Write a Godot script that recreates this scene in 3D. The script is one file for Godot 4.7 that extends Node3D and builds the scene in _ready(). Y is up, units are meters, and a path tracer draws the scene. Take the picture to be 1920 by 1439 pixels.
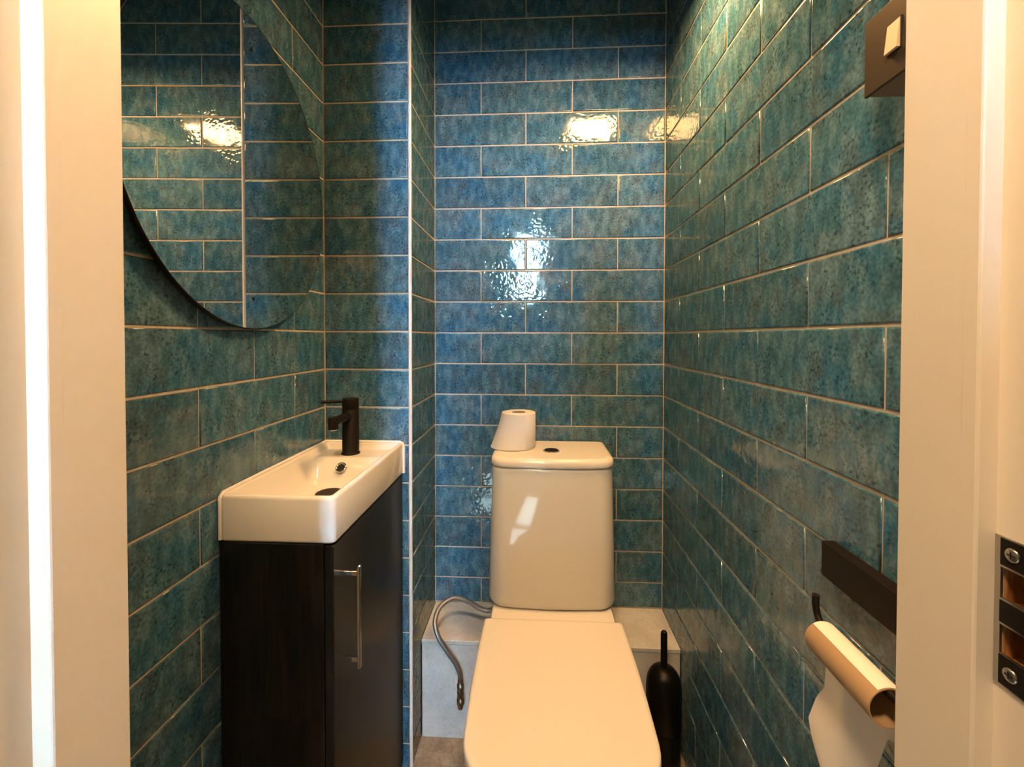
extends Node3D
# A tiled cloakroom seen through its doorway. Units are metres, the room's floor is y = 0, the tiled back wall is z = 0.

const WALL_LEFT := -0.5796      # tiled face of the left wall
const WALL_RIGHT := 0.4225      # tiled face of the right wall
const PIER_X := -0.338          # side of the boxed-in pier beside the cistern
const PIER_Z := 0.286           # front of the pier (the tiled strip behind the basin)
const FRONT_Z := 1.118          # inner face of the wall with the door
const CEILING_Y := 2.42
const ROW := 0.10404            # height of a course of tiles with its joint
const STEP := 0.303             # length of a tile with its joint
const JOINT_ROW_Y := 1.213      # a bed joint
const TILE_DEEP := 0.008
const GROUT_BACK := 0.0022      # how far the joints lie behind the glaze

var mats := {}
var rng := RandomNumberGenerator.new()


func _ready() -> void:
	rng.seed = 20417
	make_camera_and_light()
	make_materials()
	build_room()
	build_tiles()
	build_doorway()
	build_hall()
	build_ceiling_lamp()
	build_ledge()
	build_toilet()
	build_vanity()
	build_mirror()
	build_hose()
	build_spare_roll()
	build_brush()
	build_roll_holder()
	build_switch()
	build_strike_plate()
	build_photographer()


# ---------------------------------------------------------------- camera, light

func make_camera_and_light() -> void:
	var camera := Camera3D.new()
	camera.name = "camera"
	var focal := 821.0156            # pixels, for a picture 1920 x 1439
	var near := 0.02
	camera.projection = Camera3D.PROJECTION_FRUSTUM
	camera.near = near
	camera.far = 50.0
	camera.size = near * 1439.0 / focal
	camera.frustum_offset = Vector2(0, -(719.5 - 646.0975) / focal * near)
	camera.position = Vector3(0, 1.19801, 1.46434)
	camera.rotation = Vector3(-0.0165, 0.05304, 0.00117)
	add_child(camera)
	camera.current = true

	var environment := Environment.new()
	environment.background_mode = Environment.BG_COLOR
	environment.background_color = lin(0.44, 0.77, 1.0)
	environment.background_energy_multiplier = 205.0
	environment.tonemap_mode = Environment.TONE_MAPPER_LINEAR
	environment.tonemap_exposure = 1.0
	environment.sdfgi_enabled = true
	environment.ssao_enabled = true
	environment.ssil_enabled = true
	var world := WorldEnvironment.new()
	world.name = "world_environment"
	world.environment = environment
	add_child(world)

	# the lit face of the ceiling lamp in the cloakroom
	area_light("ceiling_lamp_light", Vector3(0.241, 2.112, 0.498), Vector3(-PI / 2, 0, 0), Vector2(0.19, 0.19), Color(1.0, 0.51, 0.18), 1.55)
	# the sun, which shines through the hall window on to the hall floor behind the camera
	var sun := DirectionalLight3D.new()
	sun.name = "sun"
	sun.position = Vector3(-0.2, 4.0, 8.0)
	sun.basis = Basis.looking_at(Vector3(-0.095, -1.02, -1.0))
	sun.light_color = lin(0.58, 0.86, 1.0)
	sun.light_energy = 40.0
	sun.light_angular_distance = 0.6
	sun.shadow_enabled = true
	sun.sky_mode = DirectionalLight3D.SKY_MODE_LIGHT_ONLY
	add_child(sun)
	# the lamp that hangs in the hall
	area_light("hall_lamp_light", Vector3(-0.12, 2.22, 1.52), Vector3(-PI / 2, 0, 0), Vector2(0.22, 0.22), Color(1.0, 0.64, 0.33), 2.6)


func area_light(called: String, at: Vector3, turn: Vector3, size: Vector2, linear_color: Color, energy: float) -> void:
	var light := AreaLight3D.new()
	light.name = called
	light.position = at
	light.rotation = turn
	light.area_size = size
	light.light_color = linear_color.linear_to_srgb()
	light.light_energy = energy
	light.shadow_enabled = true
	light.area_range = 12.0
	add_child(light)


# ---------------------------------------------------------------- materials

func lin(r: float, g: float, b: float) -> Color:
	return Color(r, g, b).linear_to_srgb()


func noise_bytes(seed_: int, frequency: float, w: int, h: int, octaves: int, stretch := 1, kind := FastNoiseLite.TYPE_SIMPLEX_SMOOTH) -> PackedByteArray:
	var n := FastNoiseLite.new()
	n.seed = seed_
	n.noise_type = kind
	n.frequency = frequency
	n.fractal_octaves = octaves
	var im := n.get_image(w, h / stretch, false, false, true)
	if stretch > 1:
		im.resize(w, h, Image.INTERPOLATE_CUBIC)
	return im.get_data()


func ss(a: float, b: float, x: float) -> float:
	var t := clampf((x - a) / (b - a), 0.0, 1.0)
	return t * t * (3.0 - 2.0 * t)


func texture(data: PackedByteArray, w: int, h: int, format: int) -> ImageTexture:
	return ImageTexture.create_from_image(Image.create_from_data(w, h, false, format, data))


func tile_textures() -> Array:
	var s := 1024                    # covers 0.9 m of glaze
	var cloud := noise_bytes(3, 0.0075, s, s, 3)
	var hue := noise_bytes(11, 0.005, s, s, 2)
	var wash := noise_bytes(5, 0.03, s, s, 4, 2)
	var grain := noise_bytes(7, 0.11, s, s, 3)
	var pits := noise_bytes(17, 0.10, s, s, 4)
	var where := noise_bytes(23, 0.014, s, s, 3)
	var out := PackedByteArray()
	out.resize(s * s * 3)
	var at := 0
	for i in s * s:
		var c := cloud[i] / 255.0
		var h := hue[i] / 255.0
		var w := wash[i] / 255.0
		var g := grain[i] / 255.0
		var grey := ss(0.42, 0.72, c)
		var blue := ss(0.35, 0.75, h)
		var r := lerpf(lerpf(0.068, 0.048, blue), 0.092, grey)
		var gr := lerpf(lerpf(0.195, 0.187, blue), 0.183, grey)
		var b := lerpf(lerpf(0.285, 0.330, blue), 0.250, grey)
		var pale := ss(0.45, 0.85, w) * 0.70
		r = lerpf(r, 0.145, pale)
		gr = lerpf(gr, 0.285, pale)
		b = lerpf(b, 0.375, pale)
		var shade := (0.56 + 0.80 * g) * (0.74 + 0.42 * c)
		shade *= lerpf(1.0, 0.78, ss(0.5, 0.2, w))
		var pit := ss(0.58, 0.76, pits[i] / 255.0) * ss(0.40, 0.66, where[i] / 255.0)
		shade *= 1.0 - 0.62 * pit
		var speck := ss(0.9, 0.97, g) * ss(0.3, 0.6, w) * 0.35
		out[at] = int(255.0 * clampf(pow(r * shade + speck * 0.2, 0.4545), 0, 1))
		out[at + 1] = int(255.0 * clampf(pow(gr * shade + speck * 0.22, 0.4545), 0, 1))
		out[at + 2] = int(255.0 * clampf(pow(b * shade + speck * 0.2, 0.4545), 0, 1))
		at += 3
	# the rolling surface of the glaze, in floats so that no steps show
	var swell := FastNoiseLite.new()
	swell.seed = 31
	swell.frequency = 0.026
	swell.fractal_octaves = 1
	var ripple := FastNoiseLite.new()
	ripple.seed = 37
	ripple.frequency = 0.105
	ripple.fractal_octaves = 2
	var calm := FastNoiseLite.new()
	calm.seed = 41
	calm.frequency = 0.012
	var q := 512
	var relief := PackedFloat32Array()
	relief.resize(q * q)
	for i in q * q:
		var x := i % q
		var y := i / q
		relief[i] = 0.5 + 0.36 * swell.get_noise_2d(x, y) + (0.08 + 0.60 * ss(-0.3, 0.4, calm.get_noise_2d(x, y))) * ripple.get_noise_2d(x, y)
	return [texture(out, s, s, Image.FORMAT_RGB8), texture(relief.to_byte_array(), q, q, Image.FORMAT_RF)]


func two_tone_texture(seed_: int, frequency: float, stretch: int, a: Color, b: Color, w := 512, h := 512, fine := 0.25) -> ImageTexture:
	var n1 := noise_bytes(seed_, frequency, w, h, 4, stretch)
	var n2 := noise_bytes(seed_ + 1, frequency * 6.0, w, h, 2, stretch)
	var out := PackedByteArray()
	out.resize(w * h * 3)
	for i in w * h:
		var t := clampf(n1[i] / 255.0 * (1.0 - fine) + n2[i] / 255.0 * fine, 0, 1)
		t = ss(0.2, 0.8, t)
		out[i * 3] = int(255 * lerpf(a.r, b.r, t))
		out[i * 3 + 1] = int(255 * lerpf(a.g, b.g, t))
		out[i * 3 + 2] = int(255 * lerpf(a.b, b.b, t))
	return texture(out, w, h, Image.FORMAT_RGB8)


func marble_texture() -> ImageTexture:
	var s := 512
	var soft := noise_bytes(51, 0.008, s, s, 3)
	var vein := noise_bytes(53, 0.012, s, s, 4)
	var fine := noise_bytes(57, 0.06, s, s, 3)
	var out := PackedByteArray()
	out.resize(s * s * 3)
	for i in s * s:
		var x := i % s
		var y := i / s
		var v := absf(sin((x * 0.9 + y * 0.55) * 0.022 + vein[i] / 255.0 * 9.0))
		var t := 0.84 - 0.05 * ss(0.3, 0.0, v) - 0.10 * soft[i] / 255.0 + 0.04 * fine[i] / 255.0
		out[i * 3] = int(255 * clampf(t * 0.99, 0, 1))
		out[i * 3 + 1] = int(255 * clampf(t * 1.0, 0, 1))
		out[i * 3 + 2] = int(255 * clampf(t * 1.005, 0, 1))
	return texture(out, s, s, Image.FORMAT_RGB8)


func wood_texture() -> ImageTexture:
	var w := 512
	var h := 1024
	var lines := noise_bytes(61, 0.075, w, h, 3, 32)
	var broad := noise_bytes(67, 0.012, w, h, 2, 16)
	var pores := noise_bytes(71, 0.25, w, h, 1, 16)
	var out := PackedByteArray()
	out.resize(w * h * 3)
	for i in w * h:
		var t := 0.55 * lines[i] / 255.0 + 0.25 * broad[i] / 255.0 + 0.2 * pores[i] / 255.0
		t = ss(0.25, 0.8, t)
		out[i * 3] = int(lerpf(7, 32, t))
		out[i * 3 + 1] = int(lerpf(5, 24, t))
		out[i * 3 + 2] = int(lerpf(4, 20, t))
	return texture(out, w, h, Image.FORMAT_RGB8)


func flat(called: String, color: Color, roughness: float, metallic := 0.0, specular := 0.5) -> StandardMaterial3D:
	var m := StandardMaterial3D.new()
	m.resource_name = called
	m.albedo_color = color
	m.roughness = roughness
	m.metallic = metallic
	m.metallic_specular = specular
	mats[called] = m
	return m


func textured(called: String, t: Texture2D, roughness: float, scale: float, world := true) -> StandardMaterial3D:
	var m := flat(called, Color.WHITE, roughness)
	m.albedo_texture = t
	m.uv1_triplanar = true
	m.uv1_world_triplanar = world
	m.uv1_scale = Vector3.ONE * scale
	return m


func make_materials() -> void:
	var tt := tile_textures()
	var glaze := flat("glaze", Color.WHITE, 0.07)
	glaze.albedo_texture = tt[0]
	glaze.vertex_color_use_as_albedo = true
	glaze.heightmap_enabled = true
	glaze.heightmap_texture = tt[1]
	glaze.heightmap_scale = 0.045
	textured("grout", two_tone_texture(81, 0.05, 1, Color(0.74, 0.70, 0.64), Color(0.82, 0.79, 0.74), 256, 256, 0.5), 0.9, 5.0)
	flat("plaster", lin(0.72, 0.70, 0.66), 0.9)
	flat("ceiling_paint", lin(0.14, 0.14, 0.13), 0.9)
	flat("hall_plaster", lin(0.22, 0.17, 0.12), 0.9)
	var paint := flat("cream_paint", lin(0.80, 0.74, 0.64), 0.38)
	var brushed := NoiseTexture2D.new()
	var bn := FastNoiseLite.new()
	bn.seed = 5
	bn.frequency = 0.02
	bn.fractal_octaves = 4
	brushed.noise = bn
	brushed.width = 512
	brushed.height = 512
	paint.heightmap_enabled = true
	paint.heightmap_texture = brushed
	paint.heightmap_scale = 0.02
	paint.uv1_triplanar = true
	paint.uv1_world_triplanar = true
	paint.uv1_scale = Vector3(6, 2, 6)
	textured("marble", marble_texture(), 0.22, 2.2)
	textured("floor_stone", two_tone_texture(91, 0.012, 1, Color(0.52, 0.47, 0.42), Color(0.68, 0.63, 0.57), 512, 512, 0.3), 0.35, 2.0)
	textured("hall_floor", two_tone_texture(95, 0.01, 4, Color(0.55, 0.52, 0.48), Color(0.66, 0.63, 0.59), 512, 512, 0.3), 0.4, 1.0)
	flat("porcelain", lin(0.83, 0.81, 0.77), 0.06)
	flat("seat_plastic", lin(0.84, 0.81, 0.76), 0.20)
	textured("wenge", wood_texture(), 0.30, 2.0)
	flat("cabinet_dark", lin(0.010, 0.008, 0.007), 0.5)
	flat("chrome", lin(0.78, 0.77, 0.75), 0.08, 1.0)
	flat("steel", lin(0.50, 0.49, 0.47), 0.28, 1.0)
	flat("dull_brass", lin(0.34, 0.28, 0.20), 0.3, 1.0)
	flat("black_metal", lin(0.009, 0.007, 0.006), 0.5, 0.0, 0.3)
	flat("black_plastic", lin(0.004, 0.004, 0.004), 0.35, 0.0, 0.3)
	flat("dark_hole", lin(0.008, 0.007, 0.006), 0.8)
	flat("silicone", lin(0.85, 0.83, 0.80), 0.35)
	flat("trim_white", lin(0.82, 0.80, 0.77), 0.25)
	flat("mirror_silver", lin(0.86, 0.88, 0.88), 0.0, 1.0)
	flat("bronze", lin(0.060, 0.045, 0.030), 0.42, 0.4)
	flat("box_brown", lin(0.20, 0.14, 0.10), 0.45)
	flat("switch_cream", lin(0.70, 0.58, 0.45), 0.35)
	textured("raw_pine", two_tone_texture(101, 0.02, 8, Color(0.52, 0.34, 0.19), Color(0.74, 0.54, 0.33), 256, 256, 0.4), 0.7, 12.0)
	flat("card", lin(0.38, 0.26, 0.15), 0.85)
	var paper := flat("paper", lin(0.84, 0.82, 0.78), 0.95)
	paper.backlight_enabled = true
	paper.backlight = Color(0.35, 0.33, 0.3)
	var braid := flat("braid", Color.WHITE, 0.35, 0.75)
	var n := 64
	var px := PackedByteArray()
	px.resize(n * n * 3)
	for i in n * n:
		var x := i % n
		var y := i / n
		var k := 0.5 + 0.25 * sin((x + y) * TAU / 16.0) + 0.25 * sin((x - y) * TAU / 16.0)
		for c in 3:
			px[i * 3 + c] = int(lerpf(105, 190, k))
	braid.albedo_texture = texture(px, n, n, Image.FORMAT_RGB8)
	glow("lamp_diffuser", Color(1.0, 0.60, 0.27), 6.0)
	glow("hall_lamp_diffuser", Color(1.0, 0.66, 0.33), 4.0)
	var pane := flat("window_glass", Color(1, 1, 1, 0.06), 0.02)
	pane.transparency = BaseMaterial3D.TRANSPARENCY_ALPHA
	var figure := flat("clothed_skin", Color.WHITE, 0.8)
	figure.vertex_color_use_as_albedo = true
	flat("phone_black", lin(0.01, 0.01, 0.012), 0.2)


func glow(called: String, linear_color: Color, energy: float) -> void:
	var m := flat(called, Color(0.9, 0.9, 0.9), 0.5)
	m.emission_enabled = true
	m.emission = linear_color.linear_to_srgb()
	m.emission_energy_multiplier = energy


# ---------------------------------------------------------------- mesh helpers

func new_st() -> SurfaceTool:
	var st := SurfaceTool.new()
	st.begin(Mesh.PRIMITIVE_TRIANGLES)
	return st


func tri(st: SurfaceTool, a: Vector3, b: Vector3, c: Vector3) -> void:   # seen counter-clockwise from outside
	st.add_vertex(a)
	st.add_vertex(c)
	st.add_vertex(b)


func quad(st: SurfaceTool, a: Vector3, b: Vector3, c: Vector3, d: Vector3) -> void:
	tri(st, a, b, c)
	tri(st, a, c, d)


func box(st: SurfaceTool, lo: Vector3, hi: Vector3) -> void:
	st.set_smooth_group(-1)
	var p := []
	for i in 8:
		p.append(Vector3(hi.x if i & 1 else lo.x, hi.y if i & 2 else lo.y, hi.z if i & 4 else lo.z))
	quad(st, p[4], p[5], p[7], p[6])
	quad(st, p[1], p[0], p[2], p[3])
	quad(st, p[5], p[1], p[3], p[7])
	quad(st, p[0], p[4], p[6], p[2])
	quad(st, p[6], p[7], p[3], p[2])
	quad(st, p[0], p[1], p[5], p[4])


# a box with its edges chamfered by c
func chamfer_box(st: SurfaceTool, lo: Vector3, hi: Vector3, c: float) -> void:
	var rings := []
	for k in 4:
		var inset := c if k == 0 or k == 3 else 0.0
		var y: float = [lo.y, lo.y + c, hi.y - c, hi.y][k]
		rings.append(cut_rect(lo.x + inset, hi.x - inset, lo.z + inset, hi.z - inset, c, y))
	loft(st, rings, true, true, -1)


func cut_rect(x0: float, x1: float, z0: float, z1: float, c: float, y: float) -> PackedVector3Array:
	return PackedVector3Array([Vector3(x0 + c, y, z1), Vector3(x1 - c, y, z1), Vector3(x1, y, z1 - c), Vector3(x1, y, z0 + c), Vector3(x1 - c, y, z0), Vector3(x0 + c, y, z0), Vector3(x0, y, z0 + c), Vector3(x0, y, z1 - c)])


# a rounded rectangle round (cx, cz), counter-clockwise seen from above; rf is the radius of the corners at z1, rb at z0
func round_rect(cx: float, hw: float, z0: float, z1: float, rb: float, rf: float, y: float, bulge := 0.0, n := 8) -> PackedVector3Array:
	var out := PackedVector3Array()
	var corners := [[cx - hw + rf, z1 - rf, rf, PI], [cx + hw - rf, z1 - rf, rf, PI / 2], [cx + hw - rb, z0 + rb, rb, 0.0], [cx - hw + rb, z0 + rb, rb, -PI / 2]]
	for k in corners.size():
		var q: Array = corners[k]
		for i in n + 1:
			var a: float = q[3] - PI / 2 * i / n
			out.append(Vector3(q[0] + q[2] * cos(a), y, q[1] + q[2] * sin(a)))
		if k == 0:   # points along the front, so that it can bow
			for i in range(1, 12):
				out.append(Vector3(lerpf(cx - hw + rf, cx + hw - rf, i / 12.0), y, z1))
	if bulge != 0.0:
		for i in out.size():
			var p := out[i]
			var f := clampf((p.z - z0) / (z1 - z0), 0, 1)
			p.z += bulge * (1.0 - pow((p.x - cx) / hw, 2)) * f
			out[i] = p
	return out


func circle(c: Vector3, r: float, n := 32) -> PackedVector3Array:
	var out := PackedVector3Array()
	for i in n:
		var a := -TAU * i / n
		out.append(c + Vector3(r * cos(a), 0, r * sin(a)))
	return out


# rings run counter-clockwise seen from above and climb from the first to the last
func loft(st: SurfaceTool, rings: Array, cap_low: bool, cap_high: bool, group := 1) -> void:
	st.set_smooth_group(group)
	for k in rings.size() - 1:
		var a: PackedVector3Array = rings[k]
		var b: PackedVector3Array = rings[k + 1]
		for i in a.size():
			var j := (i + 1) % a.size()
			quad(st, a[i], a[j], b[j], b[i])
	for e in 2:
		if (cap_low if e == 0 else cap_high):
			st.set_smooth_group(-1)
			var r: PackedVector3Array = rings[0] if e == 0 else rings[-1]
			var mid := Vector3.ZERO
			for p in r:
				mid += p
			mid /= r.size()
			for i in r.size():
				var j := (i + 1) % r.size()
				if e == 0:
					tri(st, mid, r[j], r[i])
				else:
					tri(st, mid, r[i], r[j])


func lathe(st: SurfaceTool, c: Vector3, profile: Array, n := 32, cap_low := true, cap_high := true) -> void:
	var rings := []
	for p in profile:
		rings.append(circle(c + Vector3(0, p[1], 0), maxf(p[0], 0.0001), n))
	loft(st, rings, cap_low, cap_high, 1)


# a round bar along points; with_uv gives it u along and v round
func tube(st: SurfaceTool, path: PackedVector3Array, r: float, n := 12, caps := true, uv_per_metre := 0.0) -> void:
	var rings := []
	var side := Vector3.ZERO
	for i in path.size():
		var t := (path[mini(i + 1, path.size() - 1)] - path[maxi(i - 1, 0)]).normalized()
		if side == Vector3.ZERO:
			side = t.cross(Vector3.UP if absf(t.y) < 0.9 else Vector3.RIGHT).normalized()
		else:
			side = (side - t * side.dot(t)).normalized()
		var up := side.cross(t).normalized()
		var ring := PackedVector3Array()
		for k in n:
			var a := TAU * k / n
			ring.append(path[i] + (side * cos(a) + up * sin(a)) * r)
		rings.append(ring)
	st.set_smooth_group(1)
	var along := 0.0
	for i in path.size() - 1:
		var ahead := along + path[i].distance_to(path[i + 1])
		for k in n:
			var j := (k + 1) % n
			var p := [rings[i][k], rings[i + 1][k], rings[i + 1][j], rings[i][j]]
			var u := [Vector2(along, k / float(n)), Vector2(ahead, k / float(n)), Vector2(ahead, (k + 1) / float(n)), Vector2(along, (k + 1) / float(n))]
			for m in [0, 2, 1, 0, 3, 2]:
				if uv_per_metre > 0.0:
					st.set_uv(Vector2(u[m].x * uv_per_metre, u[m].y * 4.0))
				st.add_vertex(p[m])
		along = ahead
	if caps:
		st.set_smooth_group(-1)
		for e in 2:
			var q: PackedVector3Array = rings[0] if e == 0 else rings[-1]
			var mid: Vector3 = path[0] if e == 0 else path[-1]
			for k in n:
				if uv_per_metre > 0.0:
					st.set_uv(Vector2.ZERO)
				if e == 0:
					tri(st, mid, q[k], q[(k + 1) % n])
				else:
					tri(st, mid, q[(k + 1) % n], q[k])


func smooth_path(points: Array, steps := 8) -> PackedVector3Array:
	var out := PackedVector3Array()
	for i in points.size() - 1:
		var p0: Vector3 = points[maxi(i - 1, 0)]
		var p1: Vector3 = points[i]
		var p2: Vector3 = points[i + 1]
		var p3: Vector3 = points[mini(i + 2, points.size() - 1)]
		for k in steps:
			out.append(p1.cubic_interpolate(p2, p0, p3, k / float(steps)))
	out.append(points[-1])
	return out


func obj(called: String, st: SurfaceTool, material: String, parent: Node = self) -> MeshInstance3D:
	st.generate_normals()
	var o := MeshInstance3D.new()
	o.name = called
	o.mesh = st.commit()
	o.material_override = mats[material]
	parent.add_child(o, true)
	return o


func thing(called: String, label: String, category: String, at := Vector3.ZERO) -> Node3D:
	var o := Node3D.new()
	o.name = called
	o.position = at
	o.set_meta("label", label)
	o.set_meta("category", category)
	add_child(o, true)
	return o


func tag(o: Node, label: String, category: String) -> void:
	o.set_meta("label", label)
	o.set_meta("category", category)


func structure(o: Node, label := "") -> Node:
	o.set_meta("kind", "structure")
	if label:
		o.set_meta("label", label)
	return o


func slab(called: String, lo: Vector3, hi: Vector3, material: String, label := "") -> MeshInstance3D:
	var st := new_st()
	box(st, lo, hi)
	var o := obj(called, st, material)
	structure(o, label)
	return o


# ---------------------------------------------------------------- the room

func build_room() -> void:
	var g := TILE_DEEP    # the wall bodies end behind the tiles; the joints come forward as a bed of grout
	slab("floor", Vector3(-0.70, -0.10, -0.12), Vector3(0.55, -0.010, FRONT_Z + 0.127), "grout", "stone tiled floor of the cloakroom")
	slab("ceiling", Vector3(-0.70, CEILING_Y, -0.12), Vector3(0.55, CEILING_Y + 0.1, FRONT_Z), "ceiling_paint", "dark painted ceiling of the cloakroom")
	slab("wall_back", Vector3(-0.70, -0.010, -0.12), Vector3(0.55, CEILING_Y, -GROUT_BACK), "grout", "glossy teal tiled wall behind the cistern")
	slab("wall_right", Vector3(WALL_RIGHT + GROUT_BACK, -0.010, -GROUT_BACK), Vector3(0.55, CEILING_Y, FRONT_Z), "grout", "glossy teal tiled wall with the paper holder")
	slab("wall_left", Vector3(-0.70, -0.010, -GROUT_BACK), Vector3(WALL_LEFT - GROUT_BACK, CEILING_Y, FRONT_Z), "grout", "glossy teal tiled wall with the round mirror")
	slab("wall_pier", Vector3(WALL_LEFT - GROUT_BACK, -0.010, -GROUT_BACK), Vector3(PIER_X - GROUT_BACK, CEILING_Y, PIER_Z - GROUT_BACK), "grout", "boxed-in teal tiled pier behind the basin")
	var st := new_st()
	var o1 := FRONT_Z + 0.127
	box(st, Vector3(-1.35, 0, FRONT_Z), Vector3(-0.385, 3.0, o1))
	box(st, Vector3(0.318, 0, FRONT_Z), Vector3(1.45, 3.0, o1))
	box(st, Vector3(-0.385, 2.03, FRONT_Z), Vector3(0.318, 3.0, o1))
	structure(obj("wall_front", st, "plaster"), "plastered wall round the doorway")
	var fl: Node = get_node("floor")
	for i in 3:
		for j in 4:
			var w := 0.60
			var d := 0.30
			var x0 := -0.96 + i * w
			var z0 := 0.02 + j * d
			var x1 := minf(x0 + w - 0.003, WALL_RIGHT)
			var z1 := minf(z0 + d - 0.003, FRONT_Z + 0.12)
			x0 = maxf(x0, WALL_LEFT)
			var s := new_st()
			chamfer_box(s, Vector3(x0, -0.010, z0), Vector3(x1, 0, z1), 0.0012)
			obj("floor_tile", s, "floor_stone", fl)


# one glazed tile: its face looks along +z, its middle lies at the origin on the plane of the wall
func tile_mesh(w: float, h: float) -> ArrayMesh:
	var b := minf(0.0034, minf(w, h) * 0.2)
	var low := -GROUT_BACK - 0.001
	var hx := w / 2
	var hy := h / 2
	var P := PackedVector3Array()
	var N := PackedVector3Array()
	var U := PackedVector2Array()
	var C := PackedColorArray()
	var I := PackedInt32Array()
	var off := Vector2(rng.randf_range(0.16, 0.74), rng.randf_range(0.06, 0.84))
	var flip := -1.0 if rng.randf() < 0.5 else 1.0
	var bright := rng.randf_range(0.80, 1.20)
	var cool := rng.randf_range(-0.06, 0.06)
	var tint := Color(bright * (1.0 - cool), bright, bright * (1.0 + cool))
	var rings := [[hx - b, hy - b, 0.0, 0.0], [hx - b * 0.42, hy - b * 0.42, -0.0004, 0.32], [hx - b * 0.08, hy - b * 0.08, -0.0013, 0.75], [hx, hy, low, 1.0]]
	for r in rings:
		for k in 4:
			var sx: float = [-1, 1, 1, -1][k]
			var sy: float = [-1, -1, 1, 1][k]
			P.append(Vector3(sx * r[0], sy * r[1], r[2]))
			N.append(Vector3(sx * r[3], sy * r[3], 1.0 - 0.85 * r[3]).normalized())
			U.append(Vector2(off.x + flip * sx * r[0] / 0.9, off.y - flip * sy * r[1] / 0.9))
			C.append(tint)
	I.append_array([0, 2, 1, 0, 3, 2])
	for r in 3:
		for k in 4:
			var j := (k + 1) % 4
			var a := r * 4 + k
			var c := r * 4 + j
			I.append_array([a, c, a + 4, c, c + 4, a + 4])
	var arrays := []
	arrays.resize(Mesh.ARRAY_MAX)
	arrays[Mesh.ARRAY_VERTEX] = P
	arrays[Mesh.ARRAY_NORMAL] = N
	arrays[Mesh.ARRAY_TEX_UV] = U
	arrays[Mesh.ARRAY_COLOR] = C
	arrays[Mesh.ARRAY_INDEX] = I
	var m := ArrayMesh.new()
	m.add_surface_from_arrays(Mesh.PRIMITIVE_TRIANGLES, arrays)
	return m


# tiles on one face. at(u, y) gives the middle of a tile; the face turns by turn; u runs from u0 to u1; first[parity] are joints
func tile_face(wall: Node, turn: float, to_point: Callable, u0: float, u1: float, y_low: float, first: Array) -> void:
	for k in range(-12, 12):
		var top := JOINT_ROW_Y - k * ROW - 0.002
		var low := top - ROW + 0.004
		top = minf(top, CEILING_Y - 0.001)
		low = maxf(low, y_low)
		if top - low < 0.012:
			continue
		var cuts := [u0]
		var j: float = first[absi(k) % 2]
		if j > -50.0:
			while j > u0:
				j -= STEP
			while j < u1 - 0.006:
				if j > u0 + 0.006:
					cuts.append(j)
				j += STEP
		cuts.append(u1)
		for i in cuts.size() - 1:
			var a: float = cuts[i] + (0.0012 if i == 0 else 0.0014)
			var c: float = cuts[i + 1] - (0.0012 if i == cuts.size() - 2 else 0.0014)
			var o := MeshInstance3D.new()
			o.name = "tile"
			o.mesh = tile_mesh(c - a, top - low)
			o.material_override = mats["glaze"]
			o.position = to_point.call((a + c) / 2, (top + low) / 2)
			o.rotation = Vector3(rng.randf_range(-0.0045, 0.0045), turn + rng.randf_range(-0.003, 0.003), rng.randf_range(-0.0012, 0.0012))
			wall.add_child(o, true)


func build_tiles() -> void:
	tile_face(get_node("wall_back"), 0.0, func(u, y): return Vector3(u, y, 0), PIER_X, WALL_RIGHT, 0.299, [-0.1817, -0.0322])
	tile_face(get_node("wall_right"), -PI / 2, func(u, y): return Vector3(WALL_RIGHT, y, u), 0.0, FRONT_Z, 0.002, [0.3042, 0.1527])
	tile_face(get_node("wall_left"), PI / 2, func(u, y): return Vector3(WALL_LEFT, y, u), PIER_Z, FRONT_Z, 0.002, [0.5872, 0.4357])
	tile_face(get_node("wall_pier"), 0.0, func(u, y): return Vector3(u, y, PIER_Z), WALL_LEFT, PIER_X - 0.007, 0.002, [-99.0, -99.0])
	tile_face(get_node("wall_pier"), PI / 2, func(u, y): return Vector3(PIER_X, y, u), 0.0, PIER_Z - 0.006, 0.002, [-99.0, -99.0])
	var st := new_st()
	var path := PackedVector3Array()
	for i in 24:
		path.append(Vector3(PIER_X - 0.0035, lerpf(0.001, CEILING_Y - 0.001, i / 23.0), PIER_Z - 0.0035))
	tube(st, path, 0.0046, 12)
	structure(obj("trim_1", st, "trim_white"), "white corner bead down the edge of the tiled pier")


# ---------------------------------------------------------------- doorway

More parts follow.
